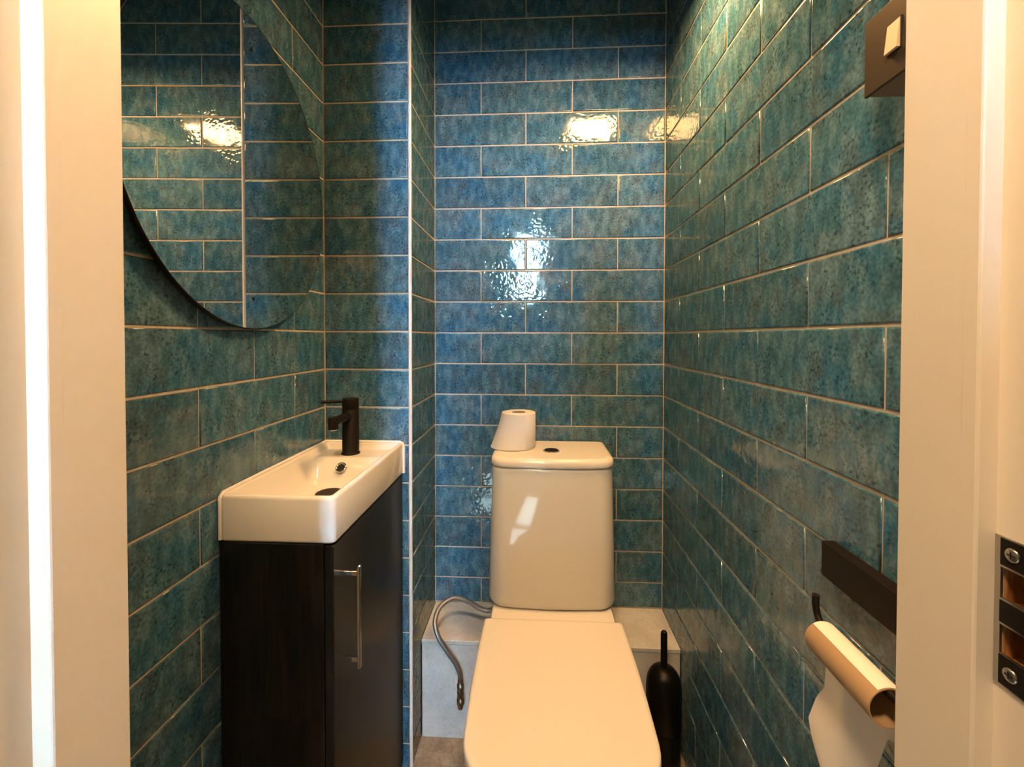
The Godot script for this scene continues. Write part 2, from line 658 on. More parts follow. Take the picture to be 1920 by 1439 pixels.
func build_doorway() -> void:
	var z0 := FRONT_Z
	var zs := 1.177                     # where the stop ends and the rebate begins
	var z1 := FRONT_Z + 0.127
	var sides := [["trim_2", -0.3400, -0.3555, -0.3855, -1.0, "cream painted door lining with its stop, mirror side"], ["trim_3", 0.2757, 0.288, 0.3185, 1.0, "cream painted door lining with its stop, strike plate side"]]
	for s in sides:
		var xs: float = s[1]
		var xr: float = s[2]
		var xo: float = s[3]
		var d: float = s[4]
		var c := 0.0008
		# outline seen from above: the stop stands proud, its edges eased
		var outline := [Vector2(xo, z0), Vector2(xs + d * c, z0), Vector2(xs, z0 + c), Vector2(xs, zs - 2 * c), Vector2(xs + d * c * 0.6, zs - c * 0.6), Vector2(xs + d * 2 * c, zs), Vector2(xr, zs), Vector2(xr, z1 - c), Vector2(xr + d * c, z1), Vector2(xo, z1)]
		var poly := PackedVector2Array()
		for p in outline:
			poly.append(Vector2(p.x, p.y))
		var body := CSGPolygon3D.new()
		body.name = s[0]
		body.polygon = poly
		body.depth = 2.03
		body.rotation = Vector3(PI / 2, 0, 0)
		body.position = Vector3.ZERO
		body.material = mats["cream_paint"]
		add_child(body)
		structure(body, s[5])
		if d > 0:                        # pockets for the latch and the bolt
			for y in [1.0475, 1.0125]:
				var hole := CSGBox3D.new()
				hole.name = "pocket_cut"
				hole.operation = CSGShape3D.OPERATION_SUBTRACTION
				hole.size = Vector3(0.030, 0.018, 0.027)
				hole.position = Vector3(xr + 0.008, 1.1898, -y)
				body.add_child(hole, true)
	var st := new_st()
	chamfer_box(st, Vector3(-0.3855, 2.0, z0), Vector3(0.3185, 2.03, z1), 0.0018)
	box(st, Vector3(-0.3416, 1.985, z0), Vector3(0.2777, 2.0, zs))
	structure(obj("trim_4", st, "cream_paint"), "cream painted head of the door lining")


func build_strike_plate() -> void:
	var x := 0.288
	var t := thing("strike_plate", "worn metal strike plate let into the cream door lining", "strike plate", Vector3(x, 0.984, 1.1775))
	var x0 := -0.0011
	var cells := [Rect2(0.0, 0.0, 0.024, 0.0195), Rect2(0.0, 0.0375, 0.024, 0.0165), Rect2(0.0, 0.073, 0.024, 0.019), Rect2(0.0, 0.0195, 0.0035, 0.018), Rect2(0.0, 0.054, 0.0035, 0.019), Rect2(0.0205, 0.0195, 0.0035, 0.018), Rect2(0.0205, 0.054, 0.0035, 0.019)]
	var st := new_st()
	for c in cells:
		box(st, Vector3(x0, c.position.y, c.position.x), Vector3(0.0005, c.end.y, c.end.x))
	obj("plate", st, "steel", t)
	# the dark, worn middle of the plate round the screws
	for c in [Rect2(0.0035, 0.001, 0.017, 0.018), Rect2(0.0035, 0.039, 0.017, 0.0135), Rect2(0.0035, 0.0745, 0.017, 0.0165)]:
		st = new_st()
		box(st, Vector3(x0 - 0.0004, c.position.y, c.position.x), Vector3(x0, c.end.y, c.end.x))
		obj("dark_lacquer", st, "black_metal", t)
	for y in [0.010, 0.083]:
		st = new_st()
		lathe(st, Vector3.ZERO, [[0.0042, 0.0], [0.0042, 0.0006], [0.0032, 0.0011], [0.0018, 0.0012]], 20)
		var screw := obj("screw", st, "steel", t)
		screw.position = Vector3(x0 - 0.0004, y, 0.0105)
		screw.rotation = Vector3(0, 0, PI / 2)
		st = new_st()
		box(st, Vector3(-0.0022, 0.0011, -0.0004), Vector3(0.0022, 0.0014, 0.0004))
		box(st, Vector3(-0.0004, 0.0011, -0.0022), Vector3(0.0004, 0.0014, 0.0022))
		obj("cross_slot", st, "dark_hole", screw)
	for y in [1.0475, 1.0125]:
		st = new_st()
		var lo := Vector3(0.0008, y - 0.0132 - 0.984, 0.0036)
		var hi := Vector3(0.0222, y + 0.0132 - 0.984, 0.0210)
		st.set_smooth_group(-1)
		quad(st, Vector3(hi.x, lo.y, lo.z), Vector3(hi.x, lo.y, hi.z), Vector3(hi.x, hi.y, hi.z), Vector3(hi.x, hi.y, lo.z))
		quad(st, lo, Vector3(hi.x, lo.y, lo.z), Vector3(hi.x, hi.y, lo.z), Vector3(lo.x, hi.y, lo.z))
		quad(st, Vector3(lo.x, lo.y, hi.z), Vector3(lo.x, hi.y, hi.z), hi, Vector3(hi.x, lo.y, hi.z))
		quad(st, lo, Vector3(lo.x, lo.y, hi.z), Vector3(hi.x, lo.y, hi.z), Vector3(hi.x, lo.y, lo.z))
		quad(st, Vector3(lo.x, hi.y, lo.z), Vector3(hi.x, hi.y, lo.z), hi, Vector3(lo.x, hi.y, hi.z))
		obj("timber_pocket", st, "raw_pine", t)


# ---------------------------------------------------------------- the hall behind the camera, which the tiles mirror

func build_hall() -> void:
	var z0 := FRONT_Z + 0.127
	var z1 := 3.9
	var x0 := -1.25
	var x1 := 1.35
	var top := 2.90
	slab("floor_hall", Vector3(x0 - 0.1, -0.1, z0), Vector3(x1 + 0.1, 0, z1 + 0.1), "hall_floor", "pale hall floor before the doorway")
	slab("ceiling_hall", Vector3(x0 - 0.1, top, z0 - 0.127), Vector3(x1 + 0.1, top + 0.1, z1 + 0.1), "hall_plaster", "hall ceiling")
	slab("wall_hall_left", Vector3(x0 - 0.1, 0, z0), Vector3(x0, top, z1 + 0.1), "hall_plaster", "plain hall wall on the mirror side")
	slab("wall_hall_right", Vector3(x1, 0, z0), Vector3(x1 + 0.1, top, z1 + 0.1), "hall_plaster", "plain hall wall on the strike plate side")
	var w := Rect2(-0.24, 1.34, 0.30, 1.20)     # the window
	var st := new_st()
	box(st, Vector3(x0, 0, z1), Vector3(w.position.x, top, z1 + 0.1))
	box(st, Vector3(w.end.x, 0, z1), Vector3(x1, top, z1 + 0.1))
	box(st, Vector3(w.position.x, 0, z1), Vector3(w.end.x, w.position.y, z1 + 0.1))
	box(st, Vector3(w.position.x, w.end.y, z1), Vector3(w.end.x, top, z1 + 0.1))
	structure(obj("wall_hall_far", st, "hall_plaster"), "hall wall with the window")
	var win := Node3D.new()
	win.name = "window_1"
	add_child(win)
	structure(win, "hall window full of daylight")
	st = new_st()
	box(st, Vector3(w.position.x, w.position.y, z1 - 0.02), Vector3(w.position.x + 0.04, w.end.y, z1 + 0.08))
	box(st, Vector3(w.end.x - 0.04, w.position.y, z1 - 0.02), Vector3(w.end.x, w.end.y, z1 + 0.08))
	box(st, Vector3(w.position.x, w.position.y, z1 - 0.02), Vector3(w.end.x, w.position.y + 0.04, z1 + 0.08))
	box(st, Vector3(w.position.x, w.end.y - 0.04, z1 - 0.02), Vector3(w.end.x, w.end.y, z1 + 0.08))
	box(st, Vector3(w.position.x, 2.12, z1 - 0.01), Vector3(w.end.x, 2.15, z1 + 0.05))
	obj("window_frame", st, "trim_white", win)
	st = new_st()
	box(st, Vector3(w.position.x + 0.02, w.position.y + 0.02, z1 + 0.02), Vector3(w.end.x - 0.02, w.end.y - 0.02, z1 + 0.03))
	obj("window_pane", st, "window_glass", win)
	var lamp := thing("hall_pendant_lamp", "square pendant lamp hung from the hall ceiling", "lamp", Vector3(-0.12, top, 1.52))
	st = new_st()
	chamfer_box(st, Vector3(-0.14, 2.236 - top, -0.14), Vector3(0.14, 2.29 - top, 0.14), 0.004)
	obj("lamp_housing", st, "trim_white", lamp)
	st = new_st()
	box(st, Vector3(-0.12, 2.230 - top, -0.12), Vector3(0.12, 2.236 - top, 0.12))
	obj("lamp_diffuser", st, "hall_lamp_diffuser", lamp)
	st = new_st()
	lathe(st, Vector3.ZERO, [[0.006, 2.29 - top], [0.006, -0.012], [0.05, -0.011], [0.05, 0.0]], 20)
	obj("lamp_rod", st, "trim_white", lamp)


func build_ceiling_lamp() -> void:
	var lamp := thing("ceiling_lamp", "round drum lamp hung from the cloakroom ceiling", "lamp", Vector3(0.241, 0, 0.498))
	var st := new_st()
	lathe(st, Vector3.ZERO, [[0.118, 2.118], [0.120, 2.120], [0.120, 2.21], [0.117, 2.215]], 48, false, true)
	obj("drum", st, "trim_white", lamp)
	st = new_st()
	lathe(st, Vector3.ZERO, [[0.045, 2.216], [0.045, CEILING_Y - 0.001]], 24)
	obj("lamp_stem", st, "trim_white", lamp)
	st = new_st()
	lathe(st, Vector3.ZERO, [[0.116, 2.119], [0.116, 2.122]], 48)
	obj("lamp_diffuser", st, "lamp_diffuser", lamp)


# ---------------------------------------------------------------- furniture and fittings

func build_ledge() -> void:
	var t := Node3D.new()
	t.name = "trim_5"
	add_child(t)
	structure(t, "low marble clad boxing along the foot of the back wall")
	var st := new_st()
	box(st, Vector3(PIER_X + 0.002, 0, 0.002), Vector3(WALL_RIGHT - 0.002, 0.283, 0.180))
	obj("boxing_core", st, "grout", t)
	st = new_st()
	chamfer_box(st, Vector3(PIER_X + 0.001, 0.284, 0.001), Vector3(WALL_RIGHT - 0.001, 0.296, 0.1905), 0.0012)
	obj("marble_slab", st, "marble", t)
	st = new_st()
	chamfer_box(st, Vector3(PIER_X + 0.002, 0.001, 0.1805), Vector3(0.028, 0.2835, 0.1885), 0.001)
	obj("marble_panel", st, "marble", t)
	st = new_st()
	chamfer_box(st, Vector3(0.030, 0.001, 0.1805), Vector3(WALL_RIGHT - 0.002, 0.2835, 0.1885), 0.001)
	obj("marble_panel", st, "marble", t)


func build_toilet() -> void:
	var cx := 0.049
	var t := thing("toilet", "white close-coupled toilet with its lid down below the teal tiles", "toilet", Vector3(cx, 0, 0.30))
	var o := Vector3(-cx, 0, -0.30)
	var st := new_st()
	# pan: a pedestal that swells to the rim, and the deck that carries the cistern
	var rings := []
	for r in [[0.000, 0.105, 0.225, 0.580, 0.02, 0.09], [0.015, 0.106, 0.222, 0.584, 0.02, 0.09], [0.10, 0.104, 0.220, 0.586, 0.02, 0.09], [0.20, 0.112, 0.216, 0.605, 0.02, 0.095], [0.27, 0.132, 0.212, 0.645, 0.02, 0.11], [0.33, 0.160, 0.208, 0.695, 0.02, 0.12], [0.37, 0.172, 0.205, 0.722, 0.02, 0.12], [0.395, 0.175, 0.205, 0.728, 0.02, 0.12], [0.401, 0.170, 0.208, 0.722, 0.02, 0.12]]:
		rings.append(shift(round_rect(cx, r[1], r[2], r[3], r[4], r[5], r[0]), o))
	loft(st, rings, true, true)
	rings = []
	for r in [[0.315, 0.155, 0.19, 0.24], [0.33, 0.165, 0.185, 0.27], [0.40, 0.172, 0.180, 0.295], [0.419, 0.172, 0.180, 0.297], [0.425, 0.168, 0.184, 0.292]]:
		rings.append(shift(round_rect(cx, r[1], r[2], r[3], 0.02, 0.025, r[0]), o))
	loft(st, rings, true, true)
	rings = []
	for r in [[0.315, 0.130, 0.03, 0.22], [0.33, 0.138, 0.025, 0.22], [0.420, 0.142, 0.025, 0.22], [0.4255, 0.138, 0.03, 0.22]]:
		rings.append(shift(round_rect(cx, r[1], r[2], r[3], 0.02, 0.02, r[0]), o))
	loft(st, rings, true, true)
	obj("pan", st, "porcelain", t)
	# cistern
	st = new_st()
	rings = []
	for r in [[0.4265, 0.168, 0.030, 0.222, 0.010], [0.430, 0.176, 0.024, 0.229, 0.011], [0.437, 0.1805, 0.021, 0.2335, 0.012], [0.450, 0.182, 0.020, 0.235, 0.012], [0.62, 0.1785, 0.020, 0.2345, 0.012], [0.815, 0.1735, 0.020, 0.2335, 0.012], [0.826, 0.1730, 0.020, 0.2330, 0.012], [0.8285, 0.1700, 0.022, 0.2300, 0.012]]:
		rings.append(shift(round_rect(cx, r[1], r[2], r[3], 0.012, 0.042, r[0], r[4]), o))
	loft(st, rings, true, true)
	obj("cistern", st, "porcelain", t)
	st = new_st()
	rings = []
	for r in [[0.8305, 0.1725, 0.018, 0.2345], [0.8325, 0.1755, 0.016, 0.2375], [0.836, 0.1765, 0.015, 0.2385], [0.846, 0.1760, 0.015, 0.2380], [0.852, 0.1735, 0.017, 0.2355], [0.8555, 0.1690, 0.020, 0.2310], [0.8565, 0.1620, 0.026, 0.2240]]:
		rings.append(shift(round_rect(cx, r[1], r[2], r[3], 0.012, 0.042, r[0], 0.012), o))
	loft(st, rings, true, true)
	obj("cistern_lid", st, "porcelain", t)
	# dual flush button
	st = new_st()
	lathe(st, Vector3(0.0, 0, 0.150) + Vector3(0, 0, o.z), [[0.0245, 0.8562], [0.0245, 0.8585], [0.0235, 0.8592], [0.0215, 0.8592], [0.0213, 0.8578]], 36, true, true)
	var button := obj("flush_button", st, "steel", t)
	for side in [-1.0, 1.0]:
		st = new_st()
		var half := PackedVector3Array()
		for i in 17:
			var a := -PI * i / 16.0 - (PI / 2 if side > 0 else -PI / 2)
			half.append(Vector3(side * 0.0006 + 0.0200 * cos(a), 0, 0.0200 * sin(a) + 0.150 + o.z))
		var hi := PackedVector3Array()
		var lo := PackedVector3Array()
		for p in half:
			lo.append(p + Vector3(0, 0.8578, 0))
			hi.append(p + Vector3(0, 0.8604, 0))
		loft(st, [lo, hi], false, true, -1)
		obj("button_half", st, "black_metal", button)
	# seat ring and lid
	st = new_st()
	rings = []
	for r in [[0.4020, 0.180], [0.4040, 0.1825], [0.4160, 0.1825], [0.4190, 0.1805]]:
		rings.append(shift(round_rect(cx, r[1], 0.305, 0.745 - (0.1825 - r[1]), 0.015, 0.10, r[0]), o))
	loft(st, rings, true, true)
	obj("seat", st, "seat_plastic", t)
	st = new_st()
	rings = []
	for r in [[0.4215, 0.003], [0.4235, 0.0005], [0.4290, 0.0], [0.4360, 0.0], [0.4400, 0.0010], [0.4425, 0.0035], [0.4434, 0.0085]]:
		rings.append(shift(lid_outline(cx, r[1], r[0]), o))
	loft(st, rings, true, true)
	obj("seat_lid", st, "seat_plastic", t)


func lid_outline(cx: float, inset: float, y: float) -> PackedVector3Array:
	var out := PackedVector3Array()
	var base := round_rect(cx, 0.1835 - inset, 0.301 + inset, 0.752 - inset, 0.008, 0.105, y, 0.0, 10)
	# long sides that swell a little towards the middle
	var dense := PackedVector3Array()
	for i in base.size():
		var a := base[i]
		var b := base[(i + 1) % base.size()]
		dense.append(a)
		if absf(a.x - b.x) < 0.02 and absf(a.z - b.z) > 0.1:
			for k in range(1, 12):
				dense.append(a.lerp(b, k / 12.0))
	for p in dense:
		var f := sin(PI * clampf((p.z - 0.301) / 0.36, 0, 1))
		out.append(Vector3(cx + (p.x - cx) * (1.0 + 0.022 * f), p.y, p.z))
	return out


func shift(ring: PackedVector3Array, by: Vector3) -> PackedVector3Array:
	var out := PackedVector3Array()
	for p in ring:
		out.append(p + by)
	return out


func build_vanity() -> void:
	var x0 := WALL_LEFT + 0.003
	var x1 := -0.3605
	var z0 := PIER_Z + 0.002
	var z1 := 0.700
	# cabinet
	var t := thing("vanity_unit", "dark wenge vanity cabinet standing under the small basin", "cabinet", Vector3(-0.47, 0, 0.49))
	var o := Vector3(0.47, 0, -0.49)
	var top := 0.8225
	var st := new_st()
	chamfer_box(st, Vector3(x0, 0.001, z1 - 0.018) + o, Vector3(-0.3815, top, z1 - 0.001) + o, 0.0008)
	obj("side_panel", st, "wenge", t)
	st = new_st()
	chamfer_box(st, Vector3(x0, 0.001, z0 + 0.001) + o, Vector3(-0.3815, top, z0 + 0.019) + o, 0.0008)
	obj("side_panel", st, "wenge", t)
	st = new_st()
	box(st, Vector3(x0, 0.001, z0 + 0.0195) + o, Vector3(-0.386, 0.78, z1 - 0.0185) + o)
	obj("carcass", st, "cabinet_dark", t)
	st = new_st()
	chamfer_box(st, Vector3(-0.3795, 0.025, z0 + 0.002) + o, Vector3(-0.3625, top - 0.002, z1 - 0.001) + o, 0.001)
	var door := obj("door", st, "wenge", t)
	st = new_st()
	chamfer_box(st, Vector3(-0.336, 0.5675, 0.6525) + o, Vector3(-0.330, 0.7655, 0.6615) + o, 0.001)
	for y in [0.585, 0.750]:
		chamfer_box(st, Vector3(-0.3624, y - 0.0045, 0.6535) + o, Vector3(-0.3355, y + 0.0045, 0.6605) + o, 0.0008)
	obj("handle", st, "chrome", door)
	# basin
	var b := thing("basin", "small white rectangular basin on the dark cabinet", "basin", Vector3(-0.47, 0.823, 0.49))
	o = Vector3(0.47, -0.823, -0.49)
	var cx := (x0 + x1) / 2
	var hw := (x1 - x0) / 2
	st = new_st()
	var rings := []
	for r in [[0.8235, 0.004], [0.8255, 0.0012], [0.829, 0.0], [0.902, 0.0], [0.9065, 0.0012], [0.9090, 0.0040], [0.9092, 0.0065]]:
		rings.append(shift(basin_ring(cx, hw - r[1], z0 + r[1], z1 - r[1], 0.010 - r[1] * 0.5, r[0]), o))
	# inner edge of the rim
	for r in [[0.9090, 0.0090], [0.9075, 0.0112], [0.9040, 0.0125]]:
		rings.append(shift(basin_ring(cx, hw - r[1], z0 + r[1], z1 - r[1], 0.007, r[0]), o))
	loft(st, rings, true, false)
	# bowl: a deck for the tap at the far end, then a trough
	st.set_smooth_group(1)
	var nx := 28
	var nz := 52
	var bx0 := x0 + 0.0118
	var bx1 := x1 - 0.0118
	var bz0 := z0 + 0.0118
	var bz1 := z1 - 0.0118
	var grid := []
	for j in nz + 1:
		var line := PackedVector3Array()
		for i in nx + 1:
			var x := lerpf(bx0, bx1, i / float(nx))
			var z := lerpf(bz0, bz1, j / float(nz))
			var edge := minf(minf(x - bx0, bx1 - x), bz1 - z)
			var lip := minf(edge, z - bz0)
			var side := ss(0.0, 0.034, edge)
			var y := 0.9050 - 0.0105 * ss(0.0, 0.006, lip)
			y -= 0.060 * side * ss(0.388, 0.440, z)
			line.append(Vector3(x, y, z) + o)
		grid.append(line)
	for j in nz:
		for i in nx:
			quad(st, grid[j][i], grid[j + 1][i], grid[j + 1][i + 1], grid[j][i + 1])
	obj("bowl", st, "porcelain", b)
	st = new_st()
	var ring := PackedVector3Array()
	for i in 33:
		var a := TAU * i / 32.0
		ring.append(Vector3(0.0112 * cos(a), 0.0112 * sin(a), 0))
	tube(st, ring, 0.0027, 10, false)
	var overflow := obj("overflow_ring", st, "chrome", b)
	overflow.position = Vector3(-0.478, 0.8755, 0.4128) + o
	overflow.rotation = Vector3(-0.75, 0, 0)
	st = new_st()
	lathe(st, Vector3.ZERO, [[0.0100, -0.002], [0.0100, 0.0008]], 24)
	var dark := obj("overflow_hole", st, "dark_hole", b)
	dark.position = Vector3(-0.478, 0.8750, 0.4124) + o
	dark.rotation = Vector3(PI / 2 - 0.75, 0, 0)
	st = new_st()
	lathe(st, Vector3(-0.476, 0.8346, 0.478) + o, [[0.031, 0.0], [0.031, 0.002], [0.028, 0.0035], [0.020, 0.0032]], 32)
	obj("waste", st, "black_metal", b)
	st = new_st()
	tube(st, PackedVector3Array([Vector3(x0 + 0.001, 0.826, z1 - 0.004) + o, Vector3(x0 + 0.001, 0.905, z1 - 0.004) + o, Vector3(x0 + 0.001, 0.910, z1 - 0.010) + o, Vector3(x0 + 0.001, 0.9105, z0 + 0.10) + o, Vector3(x0 + 0.001, 0.9105, z0 + 0.001) + o, Vector3(x1 - 0.010, 0.9105, z0 + 0.001) + o, Vector3(x1 - 0.001, 0.906, z0 + 0.001) + o, Vector3(x1 + 0.0015, 0.898, z0 + 0.001) + o, Vector3(x1 + 0.0015, 0.826, z0 + 0.001) + o]), 0.0042, 10)
	obj("sealant_bead", st, "silicone", b)
	# tap
	var tap := thing("basin_tap", "matt black lever mixer tap on the far end of the basin", "tap", Vector3(-0.4795, 0.8945, 0.352))
	st = new_st()
	lathe(st, Vector3.ZERO, [[0.0235, 0.0], [0.0235, 0.003], [0.0215, 0.005], [0.0208, 0.006], [0.0208, 0.115], [0.0200, 0.116], [0.0200, 0.1175], [0.0208, 0.1185], [0.0208, 0.142], [0.0200, 0.1440]], 36)
	obj("body", st, "black_metal", tap)
	st = new_st()
	tube(st, PackedVector3Array([Vector3(0, 0.100, 0.012), Vector3(0, 0.101, 0.05), Vector3(0, 0.101, 0.098)]), 0.0105, 20)
	lathe(st, Vector3(0, 0.0, 0.098), [[0.0105, 0.083], [0.0118, 0.086], [0.0118, 0.108], [0.0100, 0.112]], 24)
	var spout := obj("spout", st, "black_metal", tap)
	st = new_st()
	lathe(st, Vector3(0, 0.0, 0.098), [[0.0088, 0.0815], [0.0092, 0.0832]], 20)
	obj("aerator", st, "chrome", spout)
	st = new_st()
	tube(st, PackedVector3Array([Vector3(-0.004, 0.137, 0.004), Vector3(-0.055, 0.140, 0.046)]), 0.0042, 14)
	obj("lever", st, "black_metal", tap)


func build_mirror() -> void:
	var t := thing("round_mirror", "large round mirror with a thin dark edge on the teal wall", "mirror", Vector3(-0.5615, 1.520, 0.6178))
	t.rotation = Vector3(0, 0.0, PI / 2)
	var holder := Basis.from_euler(Vector3(0, PI / 2 + 0.029, 0))     # the glass leans a little off the wall towards the door
	t.basis = holder * Basis.from_euler(Vector3(PI / 2, 0, 0))        # its own y axis points into the room
	var st := new_st()
	lathe(st, Vector3.ZERO, [[0.302, -0.0090], [0.3070, -0.0085], [0.3075, -0.0020], [0.3070, -0.0002], [0.3055, 0.0003], [0.3050, -0.0004]], 128, true, false)
	obj("edge_band", st, "black_metal", t)
	st = new_st()
	lathe(st, Vector3.ZERO, [[0.3052, -0.0035], [0.3052, 0.0]], 128)
	obj("glass", st, "mirror_silver", t)
	for s in [-1.0, 1.0]:
		st = new_st()
		lathe(st, Vector3(0, 0, s * 0.246), [[0.0042, -0.001], [0.0042, 0.0006], [0.0032, 0.0010]], 20)
		obj("fixing_cap", st, "black_plastic", t)


func build_hose() -> void:
	var t := thing("flexible_hose", "braided grey flexible hose looping from the cistern over the marble ledge", "hose", Vector3(-0.217, 0, 0.207))
	var o := Vector3(0.217, 0, -0.207)
	var st := new_st()
	var path := smooth_path([Vector3(-0.112, 0.412, 0.125) + o, Vector3(-0.119, 0.368, 0.124) + o, Vector3(-0.142, 0.3475, 0.122) + o, Vector3(-0.172, 0.3535, 0.121) + o, Vector3(-0.206, 0.3735, 0.122) + o, Vector3(-0.252, 0.3870, 0.130) + o, Vector3(-0.288, 0.3740, 0.155) + o, Vector3(-0.2975, 0.3480, 0.185) + o, Vector3(-0.285, 0.3200, 0.2035) + o, Vector3(-0.262, 0.2860, 0.2075) + o, Vector3(-0.231, 0.2420, 0.2075) + o, Vector3(-0.2185, 0.2120, 0.207) + o, Vector3(-0.217, 0.190, 0.207) + o], 8)
	tube(st, path, 0.0071, 14, true, 90.0)
	obj("braided_tube", st, "braid", t)
	st = new_st()
	lathe(st, Vector3(-0.112, 0, 0.125) + o, [[0.0085, 0.406], [0.0085, 0.4262]], 6)
	obj("inlet_nut", st, "steel", t)
	st = new_st()
	lathe(st, Vector3.ZERO, [[0.0066, 0.158], [0.0066, 0.164], [0.0104, 0.165], [0.0104, 0.179], [0.0082, 0.180], [0.0082, 0.192], [0.0076, 0.197]], 12)
	obj("hose_nut", st, "dull_brass", t)
	st = new_st()
	lathe(st, Vector3.ZERO, [[0.0050, 0.106], [0.0076, 0.110], [0.0078, 0.121], [0.0108, 0.122], [0.0108, 0.138], [0.0070, 0.139], [0.0070, 0.145], [0.0102, 0.146], [0.0102, 0.158]], 12)
	obj("isolating_valve", st, "dull_brass", t)
	st = new_st()
	tube(st, PackedVector3Array([Vector3(0, 0.130, 0), Vector3(0, 0.130, -0.0186)]), 0.006, 12)
	obj("pipe_stub", st, "dull_brass", t)


func build_spare_roll() -> void:
	var t := thing("toilet_roll", "white toilet roll with a loose flaring sheet on the cistern lid", "toilet roll", Vector3(-0.051, 0.8568, 0.105))
	var r := 0.0525
	var h := 0.108
	var st := new_st()
	lathe(st, Vector3.ZERO, [[0.0215, 0.0], [r - 0.001, 0.0], [r, 0.0015], [r, h - 0.0015], [r - 0.001, h], [0.0215, h]], 64, false, false)
	obj("roll", st, "paper", t)
	st = new_st()
	lathe(st, Vector3.ZERO, [[0.0212, 0.001], [0.0214, h - 0.0005]], 40, false, false)
	var core := obj("core", st, "card", t)
	st = new_st()
	lathe(st, Vector3.ZERO, [[0.0202, 0.001], [0.0200, h - 0.002]], 40, true, false)
	obj("core_inside", st, "card", core)
	# the loose sheet: it clings at the top and swings out towards the pier at the foot
	st = new_st()
	st.set_smooth_group(1)
	var n := 30
	var m := 16
	var grid := []
	for j in m + 1:
		var v := j / float(m)              # 0 foot, 1 top
		var line := PackedVector3Array()
		for i in n + 1:
			var u := i / float(n)
			var a := lerpf(deg_to_rad(65), deg_to_rad(205), u)      # from the front round to the pier side
			var lift := 0.0008 + 0.034 * pow(1.0 - v, 1.25) * ss(0.05, 0.8, u)
			var rr := r + lift
			line.append(Vector3(rr * cos(a), 0.0015 + v * (h - 0.002), rr * sin(a)))
		grid.append(line)
	for j in m:
		for i in n:
			quad(st, grid[j][i + 1], grid[j][i], grid[j + 1][i], grid[j + 1][i + 1])
	obj("loose_sheet", st, "paper", t)


func build_brush() -> void:
	var t := thing("toilet_brush", "black toilet brush in its black holder beside the toilet", "toilet brush", Vector3(0.3575, 0, 0.246))
	var st := new_st()
	lathe(st, Vector3.ZERO, [[0.044, 0.001], [0.046, 0.004], [0.0445, 0.06], [0.0455, 0.118], [0.0465, 0.1225], [0.0455, 0.124]], 40)
	obj("holder", st, "black_plastic", t)
	st = new_st()
	lathe(st, Vector3.ZERO, [[0.0455, 0.1245], [0.0475, 0.128], [0.0475, 0.226], [0.0468, 0.240], [0.0440, 0.2545], [0.0390, 0.2665], [0.0310, 0.2765], [0.0200, 0.2830], [0.0105, 0.2855]], 40)
	obj("brush_cap", st, "black_plastic", t)
	st = new_st()
	lathe(st, Vector3.ZERO, [[0.0088, 0.283], [0.0088, 0.377], [0.0080, 0.382], [0.0055, 0.3855], [0.001, 0.387]], 24)
	obj("handle", st, "black_plastic", t)


